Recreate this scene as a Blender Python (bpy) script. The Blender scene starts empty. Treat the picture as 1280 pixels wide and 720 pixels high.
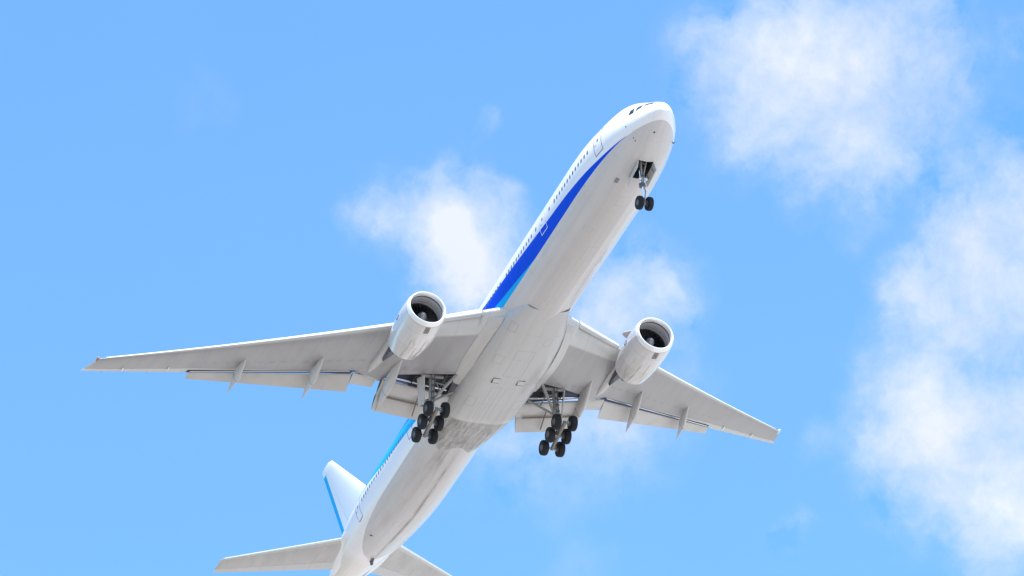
import bpy, bmesh, math, random
from mathutils import Vector, Matrix
random.seed(7)
S = bpy.context.scene
R_ = math.radians

# ------------------------------------------------------------------ camera
# aircraft frame: x aft from the nose, y to starboard, z up.  PITCH tips the nose up.
PITCH = R_(2.5)
CR = [[-0.36244734, -0.92364128, -0.12457412],
      [0.55557788, -0.10680209, -0.82457658],
      [0.74830819, -0.36807621, 0.5518648]]
CC = Vector((-254.57909, 140.04999, -206.77))
RP = Matrix.Rotation(PITCH, 4, 'Y')
T0 = Vector((0, 0, 1.7)) - RP @ CC
BASE = Vector((37.0, 0.0, -6.75))          # under the main wheels: where the airliner's Empty stands


def a2w(p):
    return RP @ Vector(p) + T0


cam_d = bpy.data.cameras.new('camera')
cam = bpy.data.objects.new('camera', cam_d)
S.collection.objects.link(cam)
right, down, fwd = [RP @ Vector(r) for r in CR]
m = Matrix((right, -down, -fwd)).transposed().to_4x4()
m.translation = (0, 0, 1.7)
cam.matrix_world = m
cam_d.sensor_width = 36
cam_d.lens = 36 * 6000.05 / 1280
cam_d.clip_start = 1
cam_d.clip_end = 100000
S.camera = cam

# ------------------------------------------------------------------ sun, sky, exposure
SUN_EL, SUN_AZ = R_(60), R_(6)            # azimuth from the nose towards starboard
sd = RP @ Vector((-math.cos(SUN_EL) * math.cos(SUN_AZ), math.cos(SUN_EL) * math.sin(SUN_AZ), math.sin(SUN_EL)))
sun_d = bpy.data.lights.new('sun', 'SUN')
sun = bpy.data.objects.new('sun', sun_d)
S.collection.objects.link(sun)
sun_d.energy = 4.2
sun_d.angle = R_(0.53)
sun_d.color = (1.0, 0.945, 0.86)
sun.rotation_euler = sd.to_track_quat('Z', 'Y').to_euler()
sun.location = (0, 0, 300)
S.view_settings.view_transform = 'Standard'
S.view_settings.look = 'None'
S.view_settings.gamma = 1
S.view_settings.use_curve_mapping = False
S.view_settings.exposure = 1.04

SKY_STRENGTH = 0.12
CLOUD = (3.75, 3.92, 4.3, 1)
W = bpy.data.worlds.new('World')
S.world = W
W.use_nodes = True
nt = W.node_tree
nt.nodes.clear()


def N(tree, kind, **kw):
    n = tree.nodes.new(kind)
    for k, v in kw.items():
        setattr(n, k, v)
    return n


def L(tree, a, b):
    tree.links.new(a, b)


def math_n(tree, op, a, b=None, c=None, clamp=False):
    n = N(tree, 'ShaderNodeMath', operation=op, use_clamp=clamp)
    for i, v in enumerate((a, b, c)):
        if v is None:
            continue
        if isinstance(v, (int, float)):
            n.inputs[i].default_value = v
        else:
            L(tree, v, n.inputs[i])
    return n.outputs[0]


def maprange(tree, v, a, b, c=0.0, d=1.0, smooth=False):
    n = N(tree, 'ShaderNodeMapRange', clamp=True)
    if smooth:
        n.interpolation_type = 'SMOOTHSTEP'
    L(tree, v, n.inputs[0])
    for i, x in enumerate((a, b, c, d)):
        n.inputs[i + 1].default_value = x
    return n.outputs[0]


def mixc(tree, f, a, b, mode='MIX'):
    n = N(tree, 'ShaderNodeMix', data_type='RGBA', blend_type=mode)
    for sock, v in ((n.inputs[0], f), (n.inputs[6], a), (n.inputs[7], b)):
        if isinstance(v, (int, float)):
            sock.default_value = v
        elif isinstance(v, (tuple, list)):
            sock.default_value = tuple(v) if len(v) == 4 else tuple(v) + (1,)
        else:
            L(tree, v, sock)
    return n.outputs[2]


def noise(tree, vec, scale, detail=4, rough=0.5, out=0):
    n = N(tree, 'ShaderNodeTexNoise')
    n.inputs['Scale'].default_value = scale
    n.inputs['Detail'].default_value = detail
    n.inputs['Roughness'].default_value = rough
    L(tree, vec, n.inputs['Vector'])
    return n.outputs[out]


sky = N(nt, 'ShaderNodeTexSky', sky_type='NISHITA')
sky.sun_disc = False
sky.sun_elevation = math.asin(sd.z)
sky.sun_rotation = math.atan2(sd.x, sd.y)
sky.altitude = 0
sky.air_density = 1.0
sky.dust_density = 0.6
sky.ozone_density = 1.6
tc = N(nt, 'ShaderNodeTexCoord')
dirv = tc.outputs['Generated']


def vec_math(tree, op, a, b=None, scale=None):
    n = N(tree, 'ShaderNodeVectorMath', operation=op)
    for i, v in enumerate((a, b)):
        if v is None:
            continue
        if isinstance(v, (tuple, list, Vector)):
            n.inputs[i].default_value = tuple(v)
        else:
            L(tree, v, n.inputs[i])
    if scale is not None:
        n.inputs[3].default_value = scale
    return n.outputs[1] if op in ('DISTANCE', 'LENGTH', 'DOT_PRODUCT') else n.outputs[0]


def sky_dir(u, v):                         # direction of a cloud seen from the ground (degrees right / down of the camera's axis)
    return (fwd + right * math.tan(R_(u)) + down * math.tan(R_(v))).normalized()


PXD = math.degrees(1 / 6000.05)
# clouds: centre (deg), radius (deg), weight
cl = []
for px, py, r, w in [
    (575, 300, 105, .95), (510, 280, 85, .60), (600, 345, 100, .75), (540, 350, 80, .55), (475, 272, 50, .28), (640, 265, 50, .3),
    (770, 385, 110, .8), (835, 370, 80, .5), (740, 430, 90, .6), (700, 520, 130, .42), (800, 550, 80, .3), (860, 470, 60, .2), (590, 560, 100, .25),
    (960, 60, 130, .70), (930, 150, 90, .40), (1050, 130, 140, .70), (1150, 60, 110, .55), (1060, 220, 95, .55), (1000, 235, 50, .25), (1010, 30, 120, .45), (1140, 205, 80, .22), (1100, 20, 110, .45), (1180, 90, 80, .25), (1000, 170, 80, .3), (1110, 160, 90, .22),
    (900, 40, 50, .25),
    (1270, 210, 110, .55), (1200, 270, 80, .45), (1285, 320, 120, .75), (1200, 350, 100, .7), (1130, 365, 60, .45), (1310, 440, 120, .5), (1200, 410, 100, .34), (1190, 500, 90, .25), (1150, 425, 90, .36), (1150, 590, 90, .3), (1260, 260, 90, .3), (1190, 610, 90, .3), (1290, 560, 120, .5),
    (1140, 510, 85, .6), (1170, 450, 80, .4), (1170, 520, 80, .35), (1130, 590, 90, .35), (1220, 560, 120, .6), (1270, 650, 110, .7), (1240, 640, 80, .4), (1275, 50, 40, .3),
    (598, 163, 26, .27), (992, 662, 34, .46), (1030, 568, 40, .2), (735, 700, 60, .1), (255, 130, 60, .07), (560, 240, 60, .4)]:
    cl.append((sky_dir((px - 640) * PXD, (py - 360) * PXD), R_(r * PXD), w))
warp = vec_math(nt, 'SUBTRACT', noise(nt, dirv, 36, 8, .62, 1), (.5, .5, .5))
warp = vec_math(nt, 'SCALE', warp, scale=0.026)
wd = vec_math(nt, 'ADD', dirv, warp)
tot = None
for c, r, w in cl:
    d = vec_math(nt, 'DISTANCE', wd, c)
    s = maprange(nt, d, r * 1.15, 0, 0, w, True)
    tot = s if tot is None else math_n(nt, 'ADD', tot, s)
# the rest of the sky, away from this patch of it, carries unseen cloud added to neutralise the skylight
away = maprange(nt, vec_math(nt, 'DISTANCE', dirv, tuple(fwd)), .14, .30, 0, 1.0, True)
big = math_n(nt, 'MULTIPLY', maprange(nt, noise(nt, dirv, 3.2, 5, .55), .42, .62, 0, 1.25), away)
tot = math_n(nt, 'ADD', tot, big)
warp2 = vec_math(nt, 'SCALE', warp, scale=.45)
wd2 = vec_math(nt, 'ADD', dirv, warp2)
fine = noise(nt, wd2, 88, 10, .62)
fine2 = noise(nt, wd2, 38, 6, .6)
det = math_n(nt, 'ADD', math_n(nt, 'MULTIPLY', math_n(nt, 'SUBTRACT', fine, .5), 1.8), math_n(nt, 'MULTIPLY', math_n(nt, 'SUBTRACT', fine2, .5), 1.9))
det = math_n(nt, 'MULTIPLY', det, maprange(nt, tot, 0.0, .35))
dens = maprange(nt, math_n(nt, 'ADD', math_n(nt, 'MULTIPLY', tot, .90), det), -.06, 1.62, 0, .93)
shade = maprange(nt, noise(nt, wd, 30, 5, .5), .3, .7, .93, 1.05)
ccol = mixc(nt, 1.0, CLOUD, shade, 'MULTIPLY')
skyc = mixc(nt, 1.0, sky.outputs[0], (.725, 1.185, 1.40, 1), 'MULTIPLY')
bg = N(nt, 'ShaderNodeBackground')
L(nt, mixc(nt, dens, skyc, ccol), bg.inputs[0])
bg.inputs[1].default_value = SKY_STRENGTH
wo = N(nt, 'ShaderNodeOutputWorld')
L(nt, bg.outputs[0], wo.inputs[0])


# ------------------------------------------------------------------ materials
def mat(name, col, rough=.4, metal=0., coat=0., spec=.5):
    mt = bpy.data.materials.new(name)
    mt.use_nodes = True
    b = mt.node_tree.nodes['Principled BSDF']
    b.inputs['Base Color'].default_value = tuple(col) + (1,)
    b.inputs['Roughness'].default_value = rough
    b.inputs['Metallic'].default_value = metal
    b.inputs['Coat Weight'].default_value = coat
    b.inputs['Coat Roughness'].default_value = .08
    b.inputs['Specular IOR Level'].default_value = spec
    return mt


def obj_xyz(t):
    tcn = N(t, 'ShaderNodeTexCoord')
    sep = N(t, 'ShaderNodeSeparateXYZ')
    L(t, tcn.outputs['Object'], sep.inputs[0])
    return tcn.outputs['Object'], sep.outputs


def stretch(t, vec, sc):
    mp = N(t, 'ShaderNodeMapping')
    mp.inputs['Scale'].default_value = sc
    L(t, vec, mp.inputs[0])
    return mp.outputs[0]


def curve(t, v, pts, x1=75., z0=-2., z1=4.):
    n = N(t, 'ShaderNodeFloatCurve')
    cv = n.mapping.curves[0]
    pts = [(x / x1, (z - z0) / (z1 - z0)) for x, z in pts]
    while len(cv.points) < len(pts):
        cv.points.new(.5, .5)
    for p, (a, b) in zip(cv.points, pts):
        p.location = (a, b)
        p.handle_type = 'AUTO_CLAMPED'
    n.mapping.use_clip = False
    n.mapping.update()
    L(t, math_n(t, 'MULTIPLY', v, 1 / x1), n.inputs[1])
    return math_n(t, 'MULTIPLY_ADD', n.outputs[0], z1 - z0, z0)


def lines(t, v, period, width, off=0.):
    f = math_n(t, 'FRACT', math_n(t, 'MULTIPLY_ADD', v, 1 / period, off))
    d = math_n(t, 'ABSOLUTE', math_n(t, 'SUBTRACT', f, .5))
    return maprange(t, d, .5 - width / period, .5 - .35 * width / period)


def AND(t, *a):
    r = a[0]
    for b in a[1:]:
        r = math_n(t, 'MULTIPLY', r, b)
    return r


def step(t, v, edge, w=.012):              # 1 where v > edge
    d = math_n(t, 'SUBTRACT', v, edge)
    return maprange(t, d, -w, w)


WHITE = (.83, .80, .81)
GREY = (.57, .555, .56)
BLUE = (.0, .066, .68)
CYAN = (.0, .38, .82)
GREY_Z = -1.38


def dirt_layer(t, vec, col, amount=.18, sc=(.10, 2.2, 2.2), tint=(.55, .50, .45)):
    s = maprange(t, noise(t, stretch(t, vec, sc), 1.0, 7, .6), .42, .80, 0, amount)
    col = mixc(t, s, col, tint, 'MIX')
    bl = maprange(t, noise(t, stretch(t, vec, (.35, .6, .6)), 1.0, 4, .5), .4, .75, 0, amount * .5)
    return mixc(t, bl, col, tint, 'MIX')


def gauss_mask(t, v, c, w):
    return maprange(t, math_n(t, 'ABSOLUTE', math_n(t, 'SUBTRACT', v, c)), w, 0, 0, 1, True)


def hatches(t, X, Y, rects, w=.028):
    """outlines of access hatches seen from below"""
    tot_ = None
    for x0, x1, y0, y1 in rects:
        dx = math_n(t, 'SUBTRACT', math_n(t, 'ABSOLUTE', math_n(t, 'SUBTRACT', X, (x0 + x1) / 2)), (x1 - x0) / 2)
        dy = math_n(t, 'SUBTRACT', math_n(t, 'ABSOLUTE', math_n(t, 'SUBTRACT', Y, (y0 + y1) / 2)), (y1 - y0) / 2)
        o_ = gauss_mask(t, math_n(t, 'MAXIMUM', dx, dy), 0, w)
        tot_ = o_ if tot_ is None else math_n(t, 'MAXIMUM', tot_, o_)
    return tot_


M = {}
mt = mat('fuselage_paint', WHITE, .34, 0, .45)
t = mt.node_tree
vec, (X, Y, Z) = obj_xyz(t)
zlow = curve(t, X, [(0, GREY_Z), (26, GREY_Z), (29, -1.3), (35, -1.0), (42, -.45), (50, .2), (53.4, .52), (56.5, .9), (58.5, 1.08), (62, 1.35), (75, 2.0)])
zup = curve(t, X, [(0, -1.9), (2.6, -1.6), (3.4, -1.36), (4.2, -1.31), (5.6, -1.21), (7.1, -1.08), (8.6, -.92), (10.8, -.72), (13.3, -.52), (16.3, -.36), (20, -.1), (24.4, .2), (28, .42), (32, .75), (36, 1.3), (42, 2.3), (48, 3.4), (75, 3.9)])
zcy = curve(t, X, [(0, -1.9), (17, -1.62), (19.8, -1.38), (22.8, -1.14), (27, -.8), (36, 0), (45, .85), (52, 1.6), (60, 2.5), (75, 3.9)])
blue = AND(t, step(t, Z, zlow), step(t, zup, Z), step(t, X, 3.3, .05))
cy = step(t, zcy, Z)
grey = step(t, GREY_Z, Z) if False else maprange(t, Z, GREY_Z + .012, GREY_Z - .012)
under = maprange(t, Z, -1.0, -2.4)
wcol = dirt_layer(t, vec, WHITE, .10, tint=(.62, .60, .57))
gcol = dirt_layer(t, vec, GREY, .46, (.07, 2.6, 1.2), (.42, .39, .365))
# belly stains: dark streaks blown aft from the wheel wells and along the keel
str_n = noise(t, stretch(t, vec, (.22, 3.2, 1.0)), 1.0, 6, .6)
st1 = AND(t, maprange(t, X, 42.5, 45.5), maprange(t, X, 64, 48), maprange(t, str_n, .46, .66), maprange(t, Z, -1.2, -2.2))
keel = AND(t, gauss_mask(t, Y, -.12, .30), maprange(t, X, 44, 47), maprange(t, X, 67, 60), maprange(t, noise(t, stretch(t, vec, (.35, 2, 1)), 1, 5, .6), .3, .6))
keel2 = AND(t, gauss_mask(t, Y, .95, .75), gauss_mask(t, X, 46.3, 2.6), maprange(t, str_n, .4, .62))
gcol = mixc(t, math_n(t, 'MULTIPLY', st1, .16), gcol, (.24, .20, .17))
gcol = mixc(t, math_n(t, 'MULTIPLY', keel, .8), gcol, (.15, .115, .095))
gcol = mixc(t, math_n(t, 'MULTIPLY', keel2, .85), gcol, (.16, .13, .11))
# a darker band along the keel, sharper on its starboard side
keel_band = AND(t, maprange(t, Y, 1.75, 1.1), maprange(t, Y, -.75, -.45), maprange(t, X, 8, 12), maprange(t, X, 60, 40))
gcol = mixc(t, math_n(t, 'MULTIPLY', keel_band, .30), gcol, (.36, .335, .31))
sky_refl = AND(t, math_n(t, 'MAXIMUM', gauss_mask(t, Y, -.72, .14), gauss_mask(t, Y, -1.5, .2)), maprange(t, X, 7, 9), maprange(t, X, 27, 24))
gcol = mixc(t, math_n(t, 'MULTIPLY', sky_refl, .45), gcol, (.66, .655, .65))  # pale strips: sky reflection painted into the belly colour
seam = AND(t, gauss_mask(t, math_n(t, 'ADD', Y, math_n(t, 'MULTIPLY', noise(t, stretch(t, vec, (.4, 0, 0)), 1, 2), .12)), -.05, .07), maprange(t, X, 45.5, 48), maprange(t, X, 66, 63), maprange(t, noise(t, stretch(t, vec, (.8, .5, .5)), 1, 4), .35, .55))
gcol = mixc(t, math_n(t, 'MULTIPLY', seam, .75), gcol, (.09, .07, .06))
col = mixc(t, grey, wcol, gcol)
col = mixc(t, blue, col, mixc(t, cy, BLUE, CYAN))
# the stripe is a flatter paint than the polished white
L(t, math_n(t, 'MULTIPLY_ADD', blue, -.45, .45), t.nodes['Principled BSDF'].inputs['Coat Weight'])
L(t, math_n(t, 'MULTIPLY_ADD', blue, -.45, .5), t.nodes['Principled BSDF'].inputs['Specular IOR Level'])
pl = math_n(t, 'MAXIMUM', lines(t, X, 2.65, .022), math_n(t, 'MAXIMUM', lines(t, Z, 50, .018, .5 + 2.05 / 50), lines(t, Y, 2.9, .02, .5 + .27)))
tail = AND(t, maprange(t, X, 64.6, 66.0), maprange(t, Z, 1.2, .0))
col = mixc(t, math_n(t, 'MULTIPLY', tail, .5), col, (.66, .61, .53))  # warm ground bounce and stains tinted into the tail's underside
pbk = maprange(t, noise(t, vec, .7, 3), .38, .6, .25, 1)
col = mixc(t, AND(t, pl, math_n(t, 'MULTIPLY', pbk, .26)), col, (.2, .19, .18))
hat = hatches(t, X, Y, [(8.6, 9.7, -.45, .5), (13.0, 13.6, .9, 1.5), (15.2, 17.0, -.4, .4), (19.6, 20.2, -1.3, -.7), (22.3, 23.0, .3, .9), (49.0, 50.2, .5, 1.1), (53.0, 54.4, -.5, .1), (56.5, 57.1, .3, .9)])
col = mixc(t, AND(t, hat, maprange(t, Z, -1.8, -2.0), .38), col, (.18, .17, .16))
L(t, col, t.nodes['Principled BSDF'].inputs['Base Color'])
M['fus'] = mt

mt = mat('fairing_paint', (.49, .485, .485), .36, 0, .35)
t = mt.node_tree
vec, (X, Y, Z) = obj_xyz(t)
col = dirt_layer(t, vec, (.49, .485, .485), .26, (.09, 2.0, 1.2), (.34, .32, .30))
pl = math_n(t, 'MAXIMUM', lines(t, X, 3.1, .03, .2), lines(t, Y, 1.55, .028, .5))
pbrk = maprange(t, noise(t, vec, .9, 3), .42, .6)
col = mixc(t, AND(t, pl, math_n(t, 'MULTIPLY', pbrk, .30)), col, (.2, .19, .18))
hat = hatches(t, X, Y, [(26.4, 27.3, 1.75, 2.3), (34.2, 38.9, .22, .98), (34.2, 38.9, -.98, -.22), (29.2, 32.6, -.75, .75), (30.2, 31.2, 1.5, 2.2), (36.0, 37.2, 1.6, 2.3), (27.6, 28.4, -1.6, -1.0), (36.0, 37.2, -2.3, -1.6)], .04)
col = mixc(t, math_n(t, 'MULTIPLY', hat, .42), col, (.17, .155, .145))
rear = AND(t, maprange(t, X, 39.35, 39.6), maprange(t, X, 46.5, 44))
rn = maprange(t, noise(t, stretch(t, vec, (.5, 2.6, 1.0)), 1.0, 6, .62), .40, .66)
col = mixc(t, AND(t, rear, math_n(t, 'MULTIPLY_ADD', rn, .62, .30)), col, (.11, .088, .074))
pl2 = math_n(t, 'MAXIMUM', lines(t, X, .92, .05, .1), lines(t, Y, 1.25, .05, .5))
col = mixc(t, AND(t, rear, pl2, maprange(t, Z, -2.1, -2.6), math_n(t, 'MULTIPLY', maprange(t, noise(t, vec, 1.6, 3), .4, .6), .8)), col, (.10, .085, .075))
pre = AND(t, maprange(t, X, 34.5, 39.3), maprange(t, noise(t, stretch(t, vec, (.16, 3.4, 1.0)), 1.0, 6, .6), .48, .7))
col = mixc(t, math_n(t, 'MULTIPLY', pre, .45), col, (.30, .26, .23))
L(t, col, t.nodes['Principled BSDF'].inputs['Base Color'])
M['fair'] = mt


def wing_paint(name, boxcol, trimcol, s0, s1, panels=True, s0_out=None):
    mt = mat(name, trimcol, .42, 0, .2)
    t = mt.node_tree
    vec, (X, Y, Z) = obj_xyz(t)
    uv = N(t, 'ShaderNodeUVMap')
    sp = N(t, 'ShaderNodeSeparateXYZ')
    L(t, uv.outputs[0], sp.inputs[0])
    s, v = sp.outputs[0], sp.outputs[1]
    trim = dirt_layer(t, vec, trimcol, .22, (.25, 1.4, 1.0), (.42, .39, .37))
    box = dirt_layer(t, vec, boxcol, .50, (.30, 1.1, 1.0), (.27, .255, .25))
    s_raw = s
    if s0_out is not None:                 # the light leading-edge panel is deep only inboard of the engine
        s = math_n(t, 'ADD', s, maprange(t, v, .315, .325, 0, s0 - s0_out))
    inb = AND(t, maprange(t, s, s0, s0 + .012), maprange(t, s_raw, s1 + .012, s1))
    col = mixc(t, inb, trim, box)
    ln = lines(t, v, .0605, .0018)
    col = mixc(t, math_n(t, 'MULTIPLY', ln, .15), col, (.16, .15, .15))
    edge = math_n(t, 'MAXIMUM', gauss_mask(t, s, s0, .006), gauss_mask(t, s_raw, s1, .006))
    col = mixc(t, math_n(t, 'MULTIPLY', edge, .25), col, (.15, .14, .14))
    if panels:                             # the row of oval tank access panels and the grime round them
        f = math_n(t, 'FRACT', math_n(t, 'MULTIPLY', v, 38.))
        du = math_n(t, 'DIVIDE', math_n(t, 'SUBTRACT', f, .5), .34)
        ds = math_n(t, 'DIVIDE', math_n(t, 'SUBTRACT', s_raw, .57), .035)
        rr = math_n(t, 'SQRT', math_n(t, 'ADD', math_n(t, 'MULTIPLY', du, du), math_n(t, 'MULTIPLY', ds, ds)))
        ov = AND(t, maprange(t, rr, 1.25, .35), maprange(t, noise(t, vec, .8, 2), .3, .6, .25, 1), maprange(t, v, .8, .7))
        col = mixc(t, math_n(t, 'MULTIPLY', ov, .40), col, (.20, .185, .175))
    L(t, col, t.nodes['Principled BSDF'].inputs['Base Color'])
    return mt


M['wing'] = wing_paint('wing_paint', (.35, .345, .355), (.55, .555, .55), .155, .80, True, .05)
M['stab'] = wing_paint('tailplane_paint', (.50, .49, .48), (.55, .545, .54), .10, .70, False)


def simple_dirty(name, col, rough, coat, tint, amt, sc=(.4, 2, 2)):
    mt = mat(name, col, rough, 0, coat)
    t = mt.node_tree
    vec, (X, Y, Z) = obj_xyz(t)
    L(t, dirt_layer(t, vec, col, amt, sc, tint), t.nodes['Principled BSDF'].inputs['Base Color'])
    return mt


M['flap'] = simple_dirty('flap_paint', (.55, .54, .53), .42, .15, (.36, .33, .30), .32, (1.0, .8, 1.0))
M['trim'] = simple_dirty('fairing_trim_paint', (.54, .53, .52), .40, .2, (.36, .33, .31), .35, (.4, 2.5, 2.5))
M['slat'] = simple_dirty('slat_paint', (.78, .78, .79), .33, .3, (.55, .53, .5), .15, (1, .6, 1))
M['slat_in'] = mat('slat_cove_grey', (.30, .30, .30), .5)
M['fin'] = simple_dirty('fin_paint', (.80, .81, .83), .36, .35, (.7, .7, .7), .10, (.5, .5, .5))
M['cyan'] = mat('cyan_paint', (.0, .40, .80), .5, 0, .0, .1)

mt = mat('nacelle_paint', (.64, .635, .64), .22, .12, .6)
t = mt.node_tree
vec, (X, Y, Z) = obj_xyz(t)
col = dirt_layer(t, vec, (.64, .635, .64), .34, (.35, 2.4, 2.4), (.42, .385, .35))
ln = math_n(t, 'MAXIMUM', math_n(t, 'MAXIMUM', math_n(t, 'MAXIMUM', gauss_mask(t, X, 26.9, .035), gauss_mask(t, X, 28.75, .035)), gauss_mask(t, X, 26.0, .05)), math_n(t, 'MULTIPLY', AND(t, maprange(t, Z, -4.2, -4.3), math_n(t, 'MAXIMUM', gauss_mask(t, Y, 9.64, .03), gauss_mask(t, Y, -9.64, .03))), .8))
col = mixc(t, math_n(t, 'MULTIPLY', ln, .5), col, (.36, .24, .15))
stn = AND(t, maprange(t, Z, -4.0, -4.45), maprange(t, X, 27.2, 28.4), maprange(t, noise(t, stretch(t, vec, (.45, 5, .3)), 1, 5, .6), .50, .62))
col = mixc(t, math_n(t, 'MULTIPLY', stn, .7), col, (.26, .19, .145))
aftp = AND(t, maprange(t, X, 28.72, 28.78), maprange(t, Z, -3.2, -4.0))
col = mixc(t, math_n(t, 'MULTIPLY', aftp, .22), col, (.40, .36, .32))
L(t, col, t.nodes['Principled BSDF'].inputs['Base Color'])
M['nac'] = mt
M['lip'] = mat('polished_lip', (.86, .86, .87), .2, .25, .3)
M['liner'] = mat('inlet_liner', (.44, .44, .46), .36)
M['liner_d'] = mat('inlet_liner_dark', (.10, .10, .11), .45)
M['blade'] = mat('fan_blade_metal', (.022, .022, .026), .4, .4)
M['spin'] = mat('spinner_grey', (.16, .16, .18), .2, .3, .6)
M['hot'] = mat('exhaust_metal', (.10, .10, .13), .4, .7)
M['dark'] = mat('bay_dark', (.035, .035, .04), .7)
M['bay'] = mat('bay_primer', (.13, .13, .14), .6)
M['cove'] = mat('cove_metal', (.10, .11, .16), .35, .4)
M['tube'] = mat('torque_tube_metal', (.62, .64, .68), .22, .9)
M['brk'] = simple_dirty('bracket_brown', (.22, .17, .13), .6, 0, (.10, .08, .07), .6, (3, 3, 3))
M['strut'] = simple_dirty('gear_grey_paint', (.30, .30, .305), .45, .1, (.14, .13, .12), .5, (3, 3, 3))
M['strut_d'] = mat('gear_dark_metal', (.10, .10, .11), .5, .2)
M['chrome'] = mat('chrome', (.85, .86, .88), .12, 1.)
M['beam'] = simple_dirty('bogie_beam_paint', (.26, .235, .21), .5, 0, (.12, .10, .09), .5, (4, 4, 4))
M['tyre'] = simple_dirty('tyre_rubber', (.013, .014, .018), .75, 0, (.030, .029, .030), .5, (3, 3, 3))
M['tyre'].node_tree.nodes['Principled BSDF'].inputs['Specular IOR Level'].default_value = .25
M['hub'] = mat('wheel_hub_metal', (.17, .17, .185), .5, .4)
M['glass'] = mat('window_glass', (.012, .014, .020), .08, 0, .8)
M['pane'] = mat('cabin_pane', (.085, .09, .125), .3, 0, .2)
M['navy'] = mat('door_seal_navy', (.05, .055, .11), .5)
M['wline'] = mat('door_outline_white', (.78, .78, .80), .45)
M['fit'] = mat('fitting_and_end_shade', (.06, .055, .055), .5)
M['fitg'] = mat('fitting_grey', (.22, .21, .20), .5)
M['rust'] = mat('tip_lens_amber', (.36, .20, .11), .3)
M['logo'] = mat('emblem_blue', (.03, .05, .17), .4)
M['logo2'] = mat('emblem_pale', (.45, .52, .66), .4)
M['lamp'] = mat('lamp_glass', (.75, .76, .78), .12, .3)
M['duct'] = mat('vent_grey_brown', (.22, .205, .185), .55)

# ground: out of view, its tones made up for the light it throws up at the aircraft
mt = mat('ground_surface', (.3, .28, .24), .9)
t = mt.node_tree
tcn = N(t, 'ShaderNodeTexCoord')
gn = noise(t, tcn.outputs['Object'], .004, 6, .6)
gn2 = noise(t, tcn.outputs['Object'], .3, 4, .6)
gsep = N(t, 'ShaderNodeSeparateXYZ')
L(t, tcn.outputs['Object'], gsep.inputs[0])
# made paler to port of the flight path, darker to starboard (camera side), for uneven bounce on the wings
edge = math_n(t, 'ADD', gsep.outputs[1], math_n(t, 'MULTIPLY', math_n(t, 'SUBTRACT', gn, .5), 120.))
light = maprange(t, edge, -110, -150)
col = mixc(t, light, (.195, .176, .155), (.385, .365, .345))
col = mixc(t, math_n(t, 'MULTIPLY', gn2, .25), col, (.21, .18, .16))
L(t, col, t.nodes['Principled BSDF'].inputs['Base Color'])
M['ground'] = mt


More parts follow.
